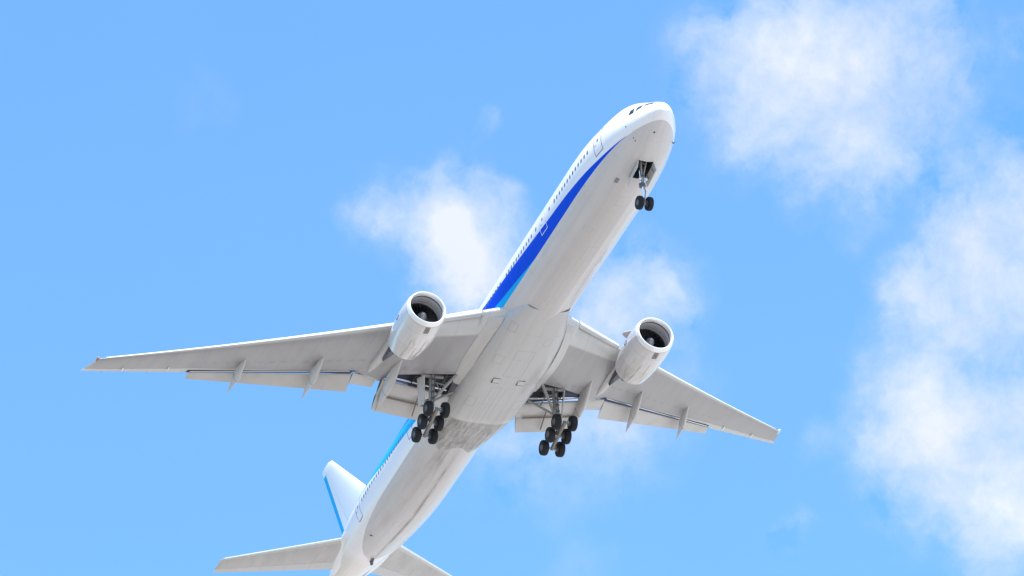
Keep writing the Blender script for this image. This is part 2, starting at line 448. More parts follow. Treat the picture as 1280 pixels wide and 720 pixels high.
# ------------------------------------------------------------------ mesh helpers
class MB:
    def __init__(self):
        self.v, self.f, self.mi, self.uv = [], [], [], {}

    def vert(self, p, uv=None):
        self.v.append(tuple(p))
        if uv is not None:
            self.uv[len(self.v) - 1] = uv
        return len(self.v) - 1

    def face(self, idx, m=0):
        self.f.append(tuple(idx))
        self.mi.append(m)

    def ring(self, pts, uvs=None):
        return [self.vert(p, None if uvs is None else uvs[i]) for i, p in enumerate(pts)]

    def bridge(self, a, b, closed=True, m=0, skip=None):
        n = len(a)
        for i in range(n if closed else n - 1):
            j = (i + 1) % n
            if skip and skip(i):
                continue
            self.face((a[i], a[j], b[j], b[i]), m)

    def loft(self, rings, closed=True, m=0, cap=(True, True), uvs=None):
        rs = [self.ring(r, None if uvs is None else uvs[k]) for k, r in enumerate(rings)]
        for a, b in zip(rs, rs[1:]):
            self.bridge(a, b, closed, m)
        if cap[0]:
            self.face(rs[0][::-1], m)
        if cap[1]:
            self.face(rs[-1], m)
        return rs

    def tube(self, p0, p1, r0, r1=None, n=14, m=0):
        p0, p1 = Vector(p0), Vector(p1)
        r1 = r0 if r1 is None else r1
        d = (p1 - p0).normalized()
        u = d.orthogonal().normalized()
        w = d.cross(u)
        rings = [[p + (u * math.cos(a) + w * math.sin(a)) * r for a in [2 * math.pi * k / n for k in range(n)]] for p, r in ((p0, r0), (p1, r1))]
        self.loft(rings, True, m)

    def bar(self, p0, p1, w, h, up=(0, 0, 1), m=0):
        p0, p1, up = Vector(p0), Vector(p1), Vector(up)
        d = (p1 - p0).normalized()
        s = d.cross(up).normalized() * w / 2
        q = s.cross(d).normalized() * h / 2
        self.loft([[p + s + q, p - s + q, p - s - q, p + s - q] if 1 else 0 for p in (p0, p1)], True, m)

    def box(self, c, s, rot=None, m=0):
        c = Vector(c)
        pts = []
        for z in (-1, 1):
            for x, y in ((-1, -1), (1, -1), (1, 1), (-1, 1)):
                p = Vector((x * s[0] / 2, y * s[1] / 2, z * s[2] / 2))
                if rot:
                    p = rot @ p
                pts.append(c + p)
        i = [self.vert(p) for p in pts]
        for f in ((3, 2, 1, 0), (4, 5, 6, 7), (0, 1, 5, 4), (1, 2, 6, 5), (2, 3, 7, 6), (3, 0, 4, 7)):
            self.face([i[k] for k in f], m)

    def plate(self, poly, thick, m=0):         # polygon of 3-D points extruded along its normal
        pts = [Vector(p) for p in poly]
        n = (pts[1] - pts[0]).cross(pts[2] - pts[0]).normalized() * thick / 2
        self.loft([[p - n for p in pts], [p + n for p in pts]], True, m)

    def lathe(self, prof, c, axis='x', n=48, m=0, mats=None, closed=False):
        c = Vector(c)
        rings = []
        for a, r in prof:
            ring = []
            for k in range(n):
                th = 2 * math.pi * k / n
                p = Vector((a, r * math.cos(th), r * math.sin(th))) if axis == 'x' else Vector((r * math.sin(th), a, r * math.cos(th)))
                ring.append(c + p)
            rings.append(self.ring(ring))
        for k in range(len(rings) - 1):
            self.bridge(rings[k], rings[k + 1], True, mats[k] if mats else m)
        return rings

    def build(self, name, mats, parent=None, smooth=35, mirror=False):
        me = bpy.data.meshes.new(name)
        vs = [(x, -y, z) for x, y, z in self.v] if mirror else self.v
        me.from_pydata(vs, [], self.f)
        if not isinstance(mats, (list, tuple)):
            mats = [mats]
        for mm in mats:
            me.materials.append(mm)
        me.polygons.foreach_set('material_index', self.mi)
        if self.uv:
            ul = me.uv_layers.new(name='UVMap')
            for lp in me.loops:
                ul.data[lp.index].uv = self.uv.get(lp.vertex_index, (0, 0))
        bm = bmesh.new()
        bm.from_mesh(me)
        bmesh.ops.remove_doubles(bm, verts=bm.verts, dist=1e-5)
        bmesh.ops.recalc_face_normals(bm, faces=bm.faces)
        bm.to_mesh(me)
        bm.free()
        if smooth:
            me.shade_smooth()
            me.set_sharp_from_angle(angle=R_(smooth))
        me.update()
        o = bpy.data.objects.new(name, me)
        S.collection.objects.link(o)
        if parent is not None:
            o.parent = parent
            if parent.type == 'EMPTY':
                o.location = -BASE
        return o


def pchip(xs, ys, x):
    n = len(xs)
    x = min(max(x, xs[0]), xs[-1])
    h = [xs[i + 1] - xs[i] for i in range(n - 1)]
    d = [(ys[i + 1] - ys[i]) / h[i] for i in range(n - 1)]

    def mm(i):
        if i == 0:
            return d[0]
        if i == n - 1:
            return d[-1]
        if d[i - 1] * d[i] <= 0:
            return 0.
        w1, w2 = 2 * h[i] + h[i - 1], h[i] + 2 * h[i - 1]
        return (w1 + w2) / (w1 / d[i - 1] + w2 / d[i])
    i = 0
    while i < n - 2 and x > xs[i + 1]:
        i += 1
    t_ = (x - xs[i]) / h[i]
    return ((2 * t_**3 - 3 * t_**2 + 1) * ys[i] + (t_**3 - 2 * t_**2 + t_) * h[i] * mm(i)
            + (-2 * t_**3 + 3 * t_**2) * ys[i + 1] + (t_**3 - t_**2) * h[i] * mm(i + 1))


def lin(xs, ys, x):
    for i in range(len(xs) - 1):
        if x <= xs[i + 1] or i == len(xs) - 2:
            return ys[i] + (ys[i + 1] - ys[i]) * (x - xs[i]) / (xs[i + 1] - xs[i])


# ------------------------------------------------------------------ ground
g = MB()
ring = [(25000 * math.cos(a), 25000 * math.sin(a), 0) for a in [2 * math.pi * k / 128 for k in range(128)]]
g.face(g.ring(ring))
go = g.build('ground', M['ground'], None, 0)
go['kind'] = 'structure'

# ------------------------------------------------------------------ airliner
A = bpy.data.objects.new('airliner', None)
S.collection.objects.link(A)
A.matrix_world = Matrix.Translation(a2w(BASE)) @ RP
A.empty_display_size = 5
A['label'] = 'white twin-engine airliner with blue side stripe flying overhead with landing gear and flaps down'
A['category'] = 'airplane'

FX = [.2, .3, .6, 1.2, 1.9, 2.6, 3.5, 4.2, 5, 6, 8, 10, 12, 46, 52, 55, 58, 62, 66, 70, 72, 73.1]
FW = [0, .34, .71, 1.16, 1.57, 1.9, 2.22, 2.42, 2.58, 2.74, 2.94, 3.04, 3.07, 3.07, 3.04, 3.05, 2.96, 2.66, 2.1, 1.36, .85, .4]
FT = [-.6, -.25, .05, .48, .92, 1.42, 1.95, 2.2, 2.36, 2.5, 2.78, 3.0, 3.07, 3.07, 3.0, 2.94, 2.84, 2.5, 2.1, 1.75, 1.6, 1.5]
FB = [-.6, -.92, -1.2, -1.55, -1.88, -2.14, -2.41, -2.57, -2.72, -2.85, -3.02, -3.09, -3.1, -3.1, -3.03, -2.86, -2.5, -1.85, -1.05, -.2, .3, .75]
FC = [-.6, -.6, -.59, -.57, -.54, -.5, -.42, -.36, -.28, -.2, -.07, 0, 0, 0, 0, .05, .15, .35, .56, .8, .97, 1.12]


def sec(x):
    return [pchip(FX, k, x) for k in (FW, FT, FB, FC)]


def fsurf(x, a, off=0.):                   # a: 0 top, 90 starboard, 180 bottom (degrees)
    w, tp, b, c = sec(x)
    s, co = math.sin(R_(a)), math.cos(R_(a))
    h = (tp - c) if co > 0 else (c - b)
    n = Vector((0, s / max(w, .05), co / max(h, .05))).normalized()
    return Vector((x, w * s, c + h * co)) + n * off


def fz(x, z, side=1, off=0.):              # point on the skin at height z
    w, tp, b, c = sec(x)
    h = (tp - c) if z > c else (c - b)
    co = max(-1, min(1, (z - c) / h))
    a = math.degrees(math.acos(co))
    p = fsurf(x, a, off)
    return Vector((p.x, p.y * side, p.z))


BAYX0, BAYX1, BAYA = 4.5, 6.35, 14
xs = sorted(set([.2 + 2.2 * (k / 22)**2 for k in range(23)] + [2.4 + .3 * k for k in range(1, 7)] + [BAYX0, BAYX1] + [4.8 + .5 * k for k in range(0, 15)] + [12 + 2 * k for k in range(18)] + [46 + .75 * k for k in range(37)] + [73.1]))
xs = [x for i, x in enumerate(xs) if i == 0 or x - xs[i - 1] > .02]
NA = 120
an = sorted(set([360 * k / NA for k in range(NA)] + [180 - BAYA, 180 + BAYA]))
fb = MB()
rs = [fb.ring([fsurf(x, a) for a in an]) for x in xs]
for x0, x1, r0, r1 in zip(xs, xs[1:], rs, rs[1:]):
    hole = x0 >= BAYX0 - .01 and x1 <= BAYX1 + .01
    fb.bridge(r0, r1, True, 0, (lambda i: hole and an[i] >= 180 - BAYA - .01 and an[(i + 1) % len(an)] <= 180 + BAYA + .01) if hole else None)
fb.face(rs[-1])
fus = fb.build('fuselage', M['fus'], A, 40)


def patch(mb, quad, off, nx=4, ny=4, m=0, mode='xa'):
    """bilinear patch of the skin: quad of (x, angle) or (x, z) corners"""
    g_ = []
    for i in range(nx + 1):
        row = []
        for j in range(ny + 1):
            u, v = i / nx, j / ny
            q = [(1 - u) * (1 - v) * quad[0][k] + u * (1 - v) * quad[1][k] + u * v * quad[2][k] + (1 - u) * v * quad[3][k] for k in (0, 1)]
            row.append(mb.vert(fsurf(q[0], q[1], off) if mode == 'xa' else fz(q[0], q[1], 1, off)))
        g_.append(row)
    for i in range(nx):
        for j in range(ny):
            mb.face((g_[i][j], g_[i + 1][j], g_[i + 1][j + 1], g_[i][j + 1]), m)
    return g_


# cabin windows: every starboard pane its own part; the port row faces away from the photo
def win_x():
    out = [8.08 + .533 * k for k in range(13)] + [15.53, 18.32] + [19.25 + .533 * k for k in range(11)]
    out += [25.9 + .533 * k for k in range(7)] + [31.0 + .533 * k for k in range(22)] + [43.3 + .533 * k for k in range(5)] + [47.9 + .533 * k for k in range(20)]
    return out


def window(mb, x, side):
    ring_ = []
    for k in range(12):
        a = 2 * math.pi * k / 12
        c_, s_ = math.cos(a), math.sin(a)
        dx = .115 * math.copysign(abs(c_)**.6, c_)
        dz = .175 * math.copysign(abs(s_)**.6, s_)
        ring_.append((dx, dz))
    mb.loft([[fz(x + dx, .31 + dz, side, o) for dx, dz in ring_] for o in (-.01, .008)], True, 0, (False, True))


for x in win_x():
    w = MB()
    window(w, x, 1)
    w.build('cabin_window', M['pane'], fus, 0)
w = MB()
for x in win_x():
    window(w, x, -1)
o = w.build('cabin_window', M['pane'], fus, 0)
o['kind'] = 'stuff'
o['label'] = 'row of cabin windows along the far side'


# doors
def door(x0, x1, z0, z1, line_mat, side=1):
    d = MB()
    q = [(x0, z0), (x1, z0), (x1, z1), (x0, z1)]
    patch(d, q, .006, 5, 8, 0, 'xz')
    lw = .055
    for qq in ([(x0, z0), (x1, z0), (x1, z0 + lw), (x0, z0 + lw)], [(x0, z1 - lw), (x1, z1 - lw), (x1, z1), (x0, z1)],
               [(x0, z0), (x0 + lw, z0), (x0 + lw, z1), (x0, z1)], [(x1 - lw, z0), (x1, z0), (x1, z1), (x1 - lw, z1)]):
        patch(d, qq, .010, 5 if qq[1][0] - qq[0][0] > .5 else 1, 8 if qq[2][1] - qq[1][1] > .5 else 1, 1, 'xz')
    dm = d.build('door', [M['fus'], line_mat], fus, 40, side < 0)
    wn = MB()
    xc = (x0 + x1) / 2
    wn.loft([[fz(xc + .11 * math.cos(a), .36 + .16 * math.sin(a), 1, o_) for a in [2 * math.pi * k / 10 for k in range(10)]] for o_ in (.0, .014)], True, 0, (False, True))
    o_ = wn.build('door_window', M['pane'], fus, 0, side < 0)
    hb = MB()
    patch(hb, [(xc + .2, -.02), (xc + .46, -.02), (xc + .46, .05), (xc + .2, .05)], .013, 2, 1, 0, 'xz')
    hb.build('door_handle', M['fitg'], fus, 0, side < 0)
    return dm


door(5.9, 7.05, -.82, 1.25, M['navy'])
door(16.4, 17.6, -.80, 1.25, M['wline'])
door(45.9, 47.0, -.80, 1.25, M['navy'])
door(58.75, 59.85, -.80, 1.2, M['navy'])
for xx in (5.9, 16.4, 45.9, 58.75):
    door(xx, xx + 1.15, -.80, 1.25, M['navy'], -1)

# flight-deck windows (three a side)
for q in ([(.73, 49), (.80, 29), (1.45, 40), (1.47, 55)], [(1.55, 60), (1.64, 41), (2.0, 51), (2.02, 71)], [(2.16, 73), (2.20, 53), (2.55, 61), (2.60, 76)]):
    for side in (1, -1):
        cw = MB()
        patch(cw, q, .012, 5, 6)
        cw.build('cockpit_window', M['glass'], fus, 0, side < 0)

# nose gear bay: the walls and roof behind the opening in the skin
nb = MB()
edge = []
nn = 6
lo = [fsurf(BAYX0, 180 - BAYA + 2 * BAYA * k / nn) for k in range(nn + 1)] + [fsurf(BAYX1, 180 + BAYA - 2 * BAYA * k / nn) for k in range(nn + 1)]
top = [Vector((p.x, p.y, -1.35)) for p in lo]
a_, b_ = nb.ring(lo), nb.ring(top)
nb.bridge(a_, b_)
nb.face(b_)
for k in range(4):
    nb.bar((BAYX0 + .25 + .42 * k, -.6, -1.5), (BAYX0 + .25 + .42 * k, .6, -1.5), .08, .14, m=1)
for y in (-.5, .5):
    nb.bar((BAYX0 + .05, y, -2.0), (BAYX1 - .05, y, -2.0), .06, .12, m=1)
nb.build('nose_gear_bay', [M['dark'], M['bay']], fus, 30)

# small fittings on the skin
fitl = [(3.0, 100, .06), (3.05, 133, .05), (3.15, 140, .05), (1.9, 168, .085), (9.9, 118, .035)]
for x, a, r in fitl:
    p0, p1 = fsurf(x, a, -.02), fsurf(x, a, .03)
    d = MB()
    d.tube(p0, p1, r, r * .8, 12)
    d.build('sensor_port', M['fit'], fus, 30)
for x, a in ((3.25, 236),):
    p0, p1 = fsurf(x, a, -.02), fsurf(x, a, .13)
    d = MB()
    d.bar(p0, p1, .08, .035, (1, 0, 0))
    d.bar(p1, p1 + Vector((-.22, 0, 0)), .035, .035)
    d.build('pitot_probe', M['fit'], fus, 30)
d = MB()
c0 = fsurf(7.2, 153, .0)
d.plate([c0 + Vector((-.24, -.13, -.03)), c0 + Vector((.24, -.13, -.03)), c0 + Vector((.24, .13, .06)), c0 + Vector((-.24, .13, .06))], .10)
d.build('drain_vent', M['fitg'], fus, 30)
d = MB()
c0 = fsurf(60.1, 149, .0)
d.bar(c0 + Vector((-.08, -.30, -.05)), c0 + Vector((.08, .22, .12)), .16, .08)
d.build('outflow_vent', M['fit'], fus, 30)
d = MB()                                   # tail skid
d.plate([(64.0, -.12, -1.40), (64.95, -.12, -1.2), (64.8, -.12, -1.62), (64.6, -.12, -1.70), (64.4, -.12, -1.58)], .14)
d.box((64.7, -.12, -1.68), (.22, .2, .06))
d.bar((64.2, -.12, -1.40), (64.75, -.12, -1.72), .09, .07)
d.build('tail_skid', M['strut_d'], fus, 30)
d = MB()                                   # tail-cone exhaust
d.lathe([(72.95, .36), (73.35, .30), (73.30, .24), (72.9, .22)], (0, 0, 1.13), n=24)
d.build('auxiliary_exhaust', M['hot'], fus, 30)

# ------------------------------------------------------------------ wing-body fairing
KX = [24.2, 25.2, 26.4, 28, 30, 33, 36.5, 38.6, 39.6, 41.2, 43, 44.6, 45.6]
KB = [-3.02, -3.09, -3.19, -3.36, -3.54, -3.68, -3.72, -3.74, -3.62, -3.42, -3.22, -3.02, -2.85]   # keel
KW = [1.85, 2.15, 2.5, 2.86, 3.06, 3.18, 3.12, 3.06, 2.98, 2.72, 2.32, 1.86, 1.4]                      # half width at the bulge
KZ = [-2.25, -2.18, -2.1, -2.1, -2.15, -2.3, -2.4, -2.4, -2.35, -2.25, -2.2, -2.25, -2.3]             # height of the bulge
kb = MB()
kr = []
kx = [24.2 + .25 * k for k in range(86)] + [45.6]
for x in kx:
    B, Wd, zz = pchip(KX, KB, x), pchip(KX, KW, x), pchip(KX, KZ, x)
    ringp = []
    for k in range(41):
        a = -math.pi / 2 + math.pi * k / 40 if False else math.pi * k / 40
        cy_, sy = math.cos(a), math.sin(a)
        y = Wd * math.copysign(abs(cy_)**(2 / 2.9), cy_)
        z = zz - (zz - B) * abs(sy)**(2 / 2.5)
        ringp.append((x, y, z))
    ringp = [(x, Wd * .97, zz + (1.35 if 33.5 < x < 39.5 else .9))] + ringp + [(x, -Wd * .97, zz + (1.35 if 33.5 < x < 39.5 else .9))]
    kr.append(ringp)
kb.loft(kr, False, 0, (False, False))
fair = kb.build('wing_body_fairing', M['fair'], A, 50)
for cx_, cy_ in ((33.3, 1.05), (33.3, -1.05)):      # two ram-air exits in the belly
    d = MB()
    zz = pchip(KX, KB, cx_)
    d.plate([(cx_ - .32, cy_ - .28, zz + .03), (cx_ + .32, cy_ - .34, zz + .03), (cx_ + .32, cy_ + .34, zz + .03), (cx_ - .32, cy_ + .28, zz + .03)], .08)
    d.build('air_outlet', M['fit'], fair, 20)
    d = MB()
    d.plate([(cx_ - .30, cy_ - .3, zz), (cx_ + .10, cy_ - .3, zz - .12), (cx_ + .10, cy_ + .3, zz - .12), (cx_ - .30, cy_ + .3, zz)], .03)
    d.build('outlet_scoop', M['trim'], fair, 20)

# ------------------------------------------------------------------ wings


def zl(y):
    return -1.45 + .105 * (y - 3.67) + .00158 * (y - 3.67)**2


def LEx(y):
    return 27.16 + .6697 * (y - 3.67)


TY = [2.0, 3.5, 8.6, 10.7, 22.8, 30.34]
TX = [41.0, 40.7, 40.3, 40.05, 44.2, 47.29]
TZ = [-2.3, -2.1, -1.15, -.35, 1.62, 2.86]


def chordpt(y, s, k):
    """k=+1 upper, -1 lower skin of the clean wing at chord fraction s"""
    lx, lz, tx, tz = LEx(y), zl(y), lin(TY, TX, y), lin(TY, TZ, y)
    c = tx - lx
    tcr = lin([2, 9.6, 20, 30.4], [.128, .108, .095, .09], y)
    q = max(s, 0)
    yt = 5 * tcr * c * (.2969 * math.sqrt(q) - .126 * q - .3516 * q**2 + .2843 * q**3 - .1036 * q**4)
    return Vector((lx + c * s, y, lz + (tz - lz) * s + k * yt * (1.08 if k > 0 else .92)))


def trunc(y):
    c = lin(TY, TX, y) - LEx(y)
    if y <= 8.55:
        x = 38.05 - .14 * (y - 3.5)
    elif y <= 10.75:
        x = 38.55
    elif y <= 22.82:
        x = 38.5 + (43.72 - 38.5) * (y - 11.1) / (22.8 - 11.1)
    else:
        return 1.0
    return (x - LEx(y)) / c


def low_end(y):
    """x at which the lower skin stops: well and cove are open aft of it"""
    if y <= 8.55:
        return lin([1.0, 3.63, 5.72, 7.77, 8.6], [33.6, 34.76, 35.75, 36.92, 37.35], y)
    return LEx(y) + trunc(y) * (lin(TY, TX, y) - LEx(y))


SLAT_S = .035
BY0, BY1 = 3.1, 6.35


def wing_section(y):
    c = lin(TY, TX, y) - LEx(y)
    s0 = 0. if y < 4.1 else SLAT_S
    full = y > 22.82
    s_low = 1.0 if full else (low_end(y) - LEx(y)) / c
    if full:
        s_up = 1.0
    elif y <= 8.55:
        s_up = (38.75 - .06 * (y - 3.5) - LEx(y)) / c
    elif y <= 10.75:
        s_up = s_low + .40 / c
    else:
        s_up = s_low + lin([10.75, 13, 22.8], [1.0, .75, .45], y) / c
    ls = [s0 + (s_low - s0) * (k / 26)**1.6 for k in range(27)]
    us = [s0 + (s_up - s0) * (k / 20)**1.7 for k in range(20, 0, -1)]

    def pt(s, k):
        p = chordpt(y, s, k)
        if s0 > 0:                         # re-rounded nose behind the slat
            q = (s - s0) / .10
            if q < 1:
                mid = (chordpt(y, s, 1) + chordpt(y, s, -1)) / 2
                p = mid + (p - mid) * math.sqrt(max(0., 1 - (1 - q)**2))
        return p
    pts = [pt(s, 1) for s in us] + [pt(s, -1) for s in ls]
    uv = [(s, y / 30.4) for s in us] + [(s, y / 30.4) for s in ls]
    if full:
        ex = [pts[0].lerp(pts[-1], .7), pts[0].lerp(pts[-1], .3)]
    else:
        a, b = chordpt(y, s_low, 1), chordpt(y, s_low, -1)
        ex = [b.lerp(a, .86), pts[0] + Vector((-.02, 0, -.05))]
    return pts + ex, uv + [(1, y / 30.4)] * 2, len(pts) - 1


def make_wing(mir):
    ys = [1.6, 2.4, BY0, 3.6, 4.05, 4.15, 4.8, 5.6, BY1, 7.0, 7.8, 8.5, 8.6, 9.2, 10.0, 10.7, 10.8, 11.6, 12.6, 14, 15.5, 17, 18.5, 20, 21.4, 22.79, 22.86, 24, 25.3, 26.6, 28, 29.2, 29.75]
    wb = MB()
    prev = None
    for y in ys:
        pts, uv, ie = wing_section(y)
        if y == ys[-1]:
            pts = [Vector((p.x + .28 * u[0], p.y + .75 * u[0], p.z + .08 * u[0])) for p, u in zip(pts, uv)]
        r = wb.ring(pts, uv)
        if prev:
            n_ = len(r)
            for i in range(n_):
                mm = 0 if i < ie or i == n_ - 1 or y > 22.9 else (2 if y <= BY1 + .01 else 1)
                wb.face((prev[i], prev[(i + 1) % n_], r[(i + 1) % n_], r[i]), mm)
        prev = r
    wb.face(prev)
    w_ = wb.build('wing', [M['wing'], M['cove'], M['dark']], A, 30, mir)
    # gear bay: ribs, pipes and the outboard wall of the well
    gb = MB()
    for y, q in ((BY1 + .05, 1.), (5.0, .35), (3.9, .35)):
        xf = low_end(y)
        c = lin(TY, TX, y) - LEx(y)
        P = []
        for x in (xf + .02, 37.0, 38.2):
            sU = (x - LEx(y)) / c
            P.append((chordpt(y, sU, 1) + Vector((0, 0, -.12)), chordpt(y, sU, -1)))
        poly = [p[0] for p in P] + [p[0].lerp(p[1], q) for p in P[::-1]]
        gb.plate(poly, .05, 0 if q == 1. else 1)
    for dx, dz, r in ((.35, -.35, .05), (.6, -.30, .035), (1.2, -.28, .06), (1.7, -.26, .04)):
        a = chordpt(3.3, .5, 1)
        p0 = Vector((low_end(3.3) + dx, 3.3, chordpt(3.3, .66, 1).z + dz))
        p1 = Vector((low_end(6.2) + dx * .8, 6.2, chordpt(6.2, .68, 1).z + dz))
        gb.tube(p0, p1, r, r, 8, 1)
    gb.build('gear_bay', [M['dark'], M['bay']], w_, 30, mir)

    # slats
    def slat(y0, y1, n):
        sb = MB()
        rings = []
        for k in range(n + 1):
            y = y0 + (y1 - y0) * k / n
            c = lin(TY, TX, y) - LEx(y)
            sc = min(1.0, 7.5 / c)             # the slat is nearly constant chord inboard
            up = [.115, .085, .06, .04, .022, .010, .003]
            lo_ = [0, .003, .010, .022, .034]
            P = [chordpt(y, s * sc, 1) for s in up] + [chordpt(y, s * sc, -1) for s in lo_]
            te, he = P[0], P[-1]
            inner = [he.lerp(te, q) + Vector((0, 0, .012 * c * math.sin(q * math.pi))) for q in (.08, .3, .55, .8)]
            P = P + inner
            piv = chordpt(y, 0, 1)
            th = R_(14)
            out = []
            for p in P:
                d_ = p - piv
                out.append(piv + Vector((d_.x * math.cos(th) + d_.z * math.sin(th) * -1, d_.y, d_.z * math.cos(th) + d_.x * math.sin(th) * 1)) * 1.0 if False else piv + Vector((d_.x * math.cos(th) - d_.z * math.sin(th), d_.y, d_.x * math.sin(th) + d_.z * math.cos(th))))
            rings.append(out)
        nn_ = len(rings[0])
        rs_ = [sb.ring(r) for r in rings]
        for a, b in zip(rs_, rs_[1:]):
            for i in range(nn_):
                sb.face((a[i], a[(i + 1) % nn_], b[(i + 1) % nn_], b[i]), 1 if i >= 11 else (2 if i >= 8 else 0))
        sb.face(rs_[0])
        sb.face(rs_[-1])
        return sb.build('slat', [M['slat'], M['slat_in'], M['flap']], w_, 40, mir)
    slat(4.2, 8.9, 6)
    for k in range(6):
        q0, q1 = 9.9 + 19.4 * k / 6, 9.9 + 19.4 * (k + 1) / 6
        slat(q0, q1 - .02, 3)

    # flaps
    def flap(name, y0, y1, le, te, th, n=6, m_='flap'):
        fb_ = MB()
        rings = []
        for k in range(n + 1):
            q = k / n
            a = Vector(le[0]).lerp(Vector(le[1]), q)
            b = Vector(te[0]).lerp(Vector(te[1]), q)
            d_ = b - a
            up_ = Vector((-d_.z, 0, d_.x)).normalized()
            c = math.hypot(d_.x, d_.z)
            up = [(1, .004), (.8, .045), (.6, .08), (.4, .10), (.25, .098), (.12, .08), (.04, .05), (0, 0)]
            lo2 = [(.03, -.035), (.1, -.05), (.25, -.052), (.5, -.035), (.8, -.012), (1, -.004)]
            rings.append([a + d_ * s + up_ * (h * c * th) for s, h in up + lo2])
        fb_.loft(rings, True, 0, (True, False))
        fb_.face(list(range(len(fb_.v) - len(rings[-1]), len(fb_.v))), 1 if name in ('inboard_flap', 'aft_flap') else 0)  # outer end face of the inboard flaps: shade painted in as dark material
        return fb_.build(name, [M[m_], M['fit']], w_, 35, mir)
    flap('outboard_flap', 0, 0, [(38.80, 10.95, -.64), (43.92, 22.7, 1.42)], [(40.39, 10.92, -1.32), (44.57, 22.8, 1.23)], 1.0, 10)
    flap('flaperon', 0, 0, [(38.56, 8.95, -.98), (38.56, 10.86, -.66)], [(39.72, 8.95, -1.08), (39.70, 10.88, -.95)], 1.5, 3)
    fw_ = flap('inboard_flap', 0, 0, [(38.0, 2.9, -2.36), (37.75, 8.80, -1.55)], [(39.57, 3.2, -2.67), (39.40, 8.80, -2.00)], 1.5, 6)
    flap('aft_flap', 0, 0, [(39.52, 3.2, -2.61), (39.35, 8.80, -1.94)], [(40.67, 3.52, -3.33), (40.62, 8.82, -2.66)], 1.2, 6)
    # toothed slot between the two flap segments, and its brackets
    sl = MB()
    P0, P1 = Vector((39.42, 3.75, -2.72)), Vector((39.27, 8.25, -2.17))
    for k in range(22):
        a, b = P0.lerp(P1, k / 22), P0.lerp(P1, (k + .78) / 22)
        sl.bar(a, b, .16, .05)
    for q in (.40,):
        p = P0.lerp(P1, q)
        sl.bar(p + Vector((-.75, 0, .12)), p + Vector((.85, 0, -.62)), .07, .10)
    sl.build('flap_hinge_strip', M['brk'], w_, 30, mir)
    tt = MB()
    tt.tube((37.75, 3.4, -1.95), (37.45, 8.3, -1.45), .10)
    tt.build('torque_tube', M['tube'], w_, 40, mir)
    tt = MB()
    tt.tube((38.62, 11.1, -.48), (43.8, 22.6, 1.46), .06)
    tt.build('torque_tube', M['tube'], w_, 40, mir)
    # aileron: a separate tail piece standing just proud of the skin line
    al = MB()
    rings, uvs = [], []
    for y in (23.0, 25, 27.2, 29.5):
        ss = [.80, .87, .94, 1.0]
        top_ = [chordpt(y, s, 1) + Vector((.03, 0, .006)) for s in ss]
        bot_ = [chordpt(y, s, -1) + Vector((.03, 0, -.006)) for s in ss[::-1]]
        rings.append(top_ + bot_)
    al.loft(rings)
    al.build('aileron', M['trim'], w_, 30, mir)
    for y in (24.3, 27.6):
        d = MB()
        p = chordpt(y, .80, -1)
        d.box(p + Vector((0, 0, -.05)), (.5, .10, .12))
        d.build('hinge_fairing', M['slat'], w_, 30, mir)

    # flap track fairings
    SECT = [(-1, .35), (-1.0, -.05), (-.9, -.45), (-.6, -.8), (-.25, -.97), (.25, -.97), (.6, -.8), (.9, -.45), (1.0, -.05), (1, .35)]

    def canoe(y0, y1, nose, tip_, wid, dep, split, top_drop):
        cb = MB()
        rings = []
        nose, tip_ = Vector(nose), Vector(tip_)
        n = 22
        for k in range(n + 1):
            q = k / n
            p = nose.lerp(tip_, q)
            env = min(1., (q / .45)**.62) if q < .45 else min(1., ((1 - q) / .55)**.80)
            env = max(env, .03)
            bend = -top_drop * math.sin(math.pi * q)
            hw, hd = wid / 2 * env, dep * env**1.1
            rings.append([p + Vector((0, hw * a_, bend + hd * b_)) for a_, b_ in SECT])
        cb.loft(rings)
        o_ = cb.build('flap_track_fairing', M['trim'], w_, 50, mir)
        jb = MB()
        p = nose.lerp(tip_, split)
        env = min(1., (split / .45)**.62) if split < .45 else min(1., ((1 - split) / .55)**.80)
        bend = -top_drop * math.sin(math.pi * split)
        jb.loft([[p + Vector((dx, (wid / 2 * env + .005) * a_, bend + (dep * env**1.1 + .005) * b_)) for a_, b_ in SECT] for dx in (-.025, .025)], True, 0, (False, False))
        jb.build('fairing_joint', M['fitg'], w_, 50, mir)
        return o_
    canoe(19, 19, (39.9, 19.18, .70), (43.84, 19.6, -.22), .46, .62, .55, -.05)
    canoe(14, 14, (37.1, 13.75, -.28), (42.03, 14.08, -1.31), .52, .72, .55, -.05)
    canoe(8.7, 8.7, (34.4, 8.15, -1.25), (40.85, 8.46, -2.72), .66, .80, .62, -.05)

    # tip lamp and static wicks
    d = MB()
    d.lathe([(-.16, .0), (-.12, .07), (.05, .12), (.35, .10), (.5, .03)], chordpt(29.82, 0.03, 1) + Vector((-.02, .02, -.02)), n=14)
    d.build('navigation_light', M['rust'] if not mir else M['slat'], w_, 40, mir)
    for y in (23.05, 25.6, 27.3, 28.9):
        d = MB()
        p = chordpt(y, 1, 1)
        d.tube(p, p + Vector((.28, 0, -.02)), .012, .006, 6)
        d.build('static_wick', M['fit'], w_, 0, mir)
    # root strip: the pale sealing strip where the wing skin meets the belly fairing
    rb = MB()
    rings = []
    for k in range(19):
        s = .03 + .62 * k / 18
        yb_ = 3.45 + .55 * math.sin(math.pi * min(1, s / .68))**.8
        p = chordpt(yb_, s, -1)
        p2 = chordpt(yb_ - .95, s, -1)
        rings.append([p + Vector((0, .0, .0)), p + Vector((0, .0, -.035)), p2 + Vector((0, .06, -.26)), p2 + Vector((0, -.05, .05))])
    rb.loft(rings)
    rb.build('root_fillet', M['trim'], w_, 40, mir)
    return w_


wings = {1: make_wing(False), -1: make_wing(True)}


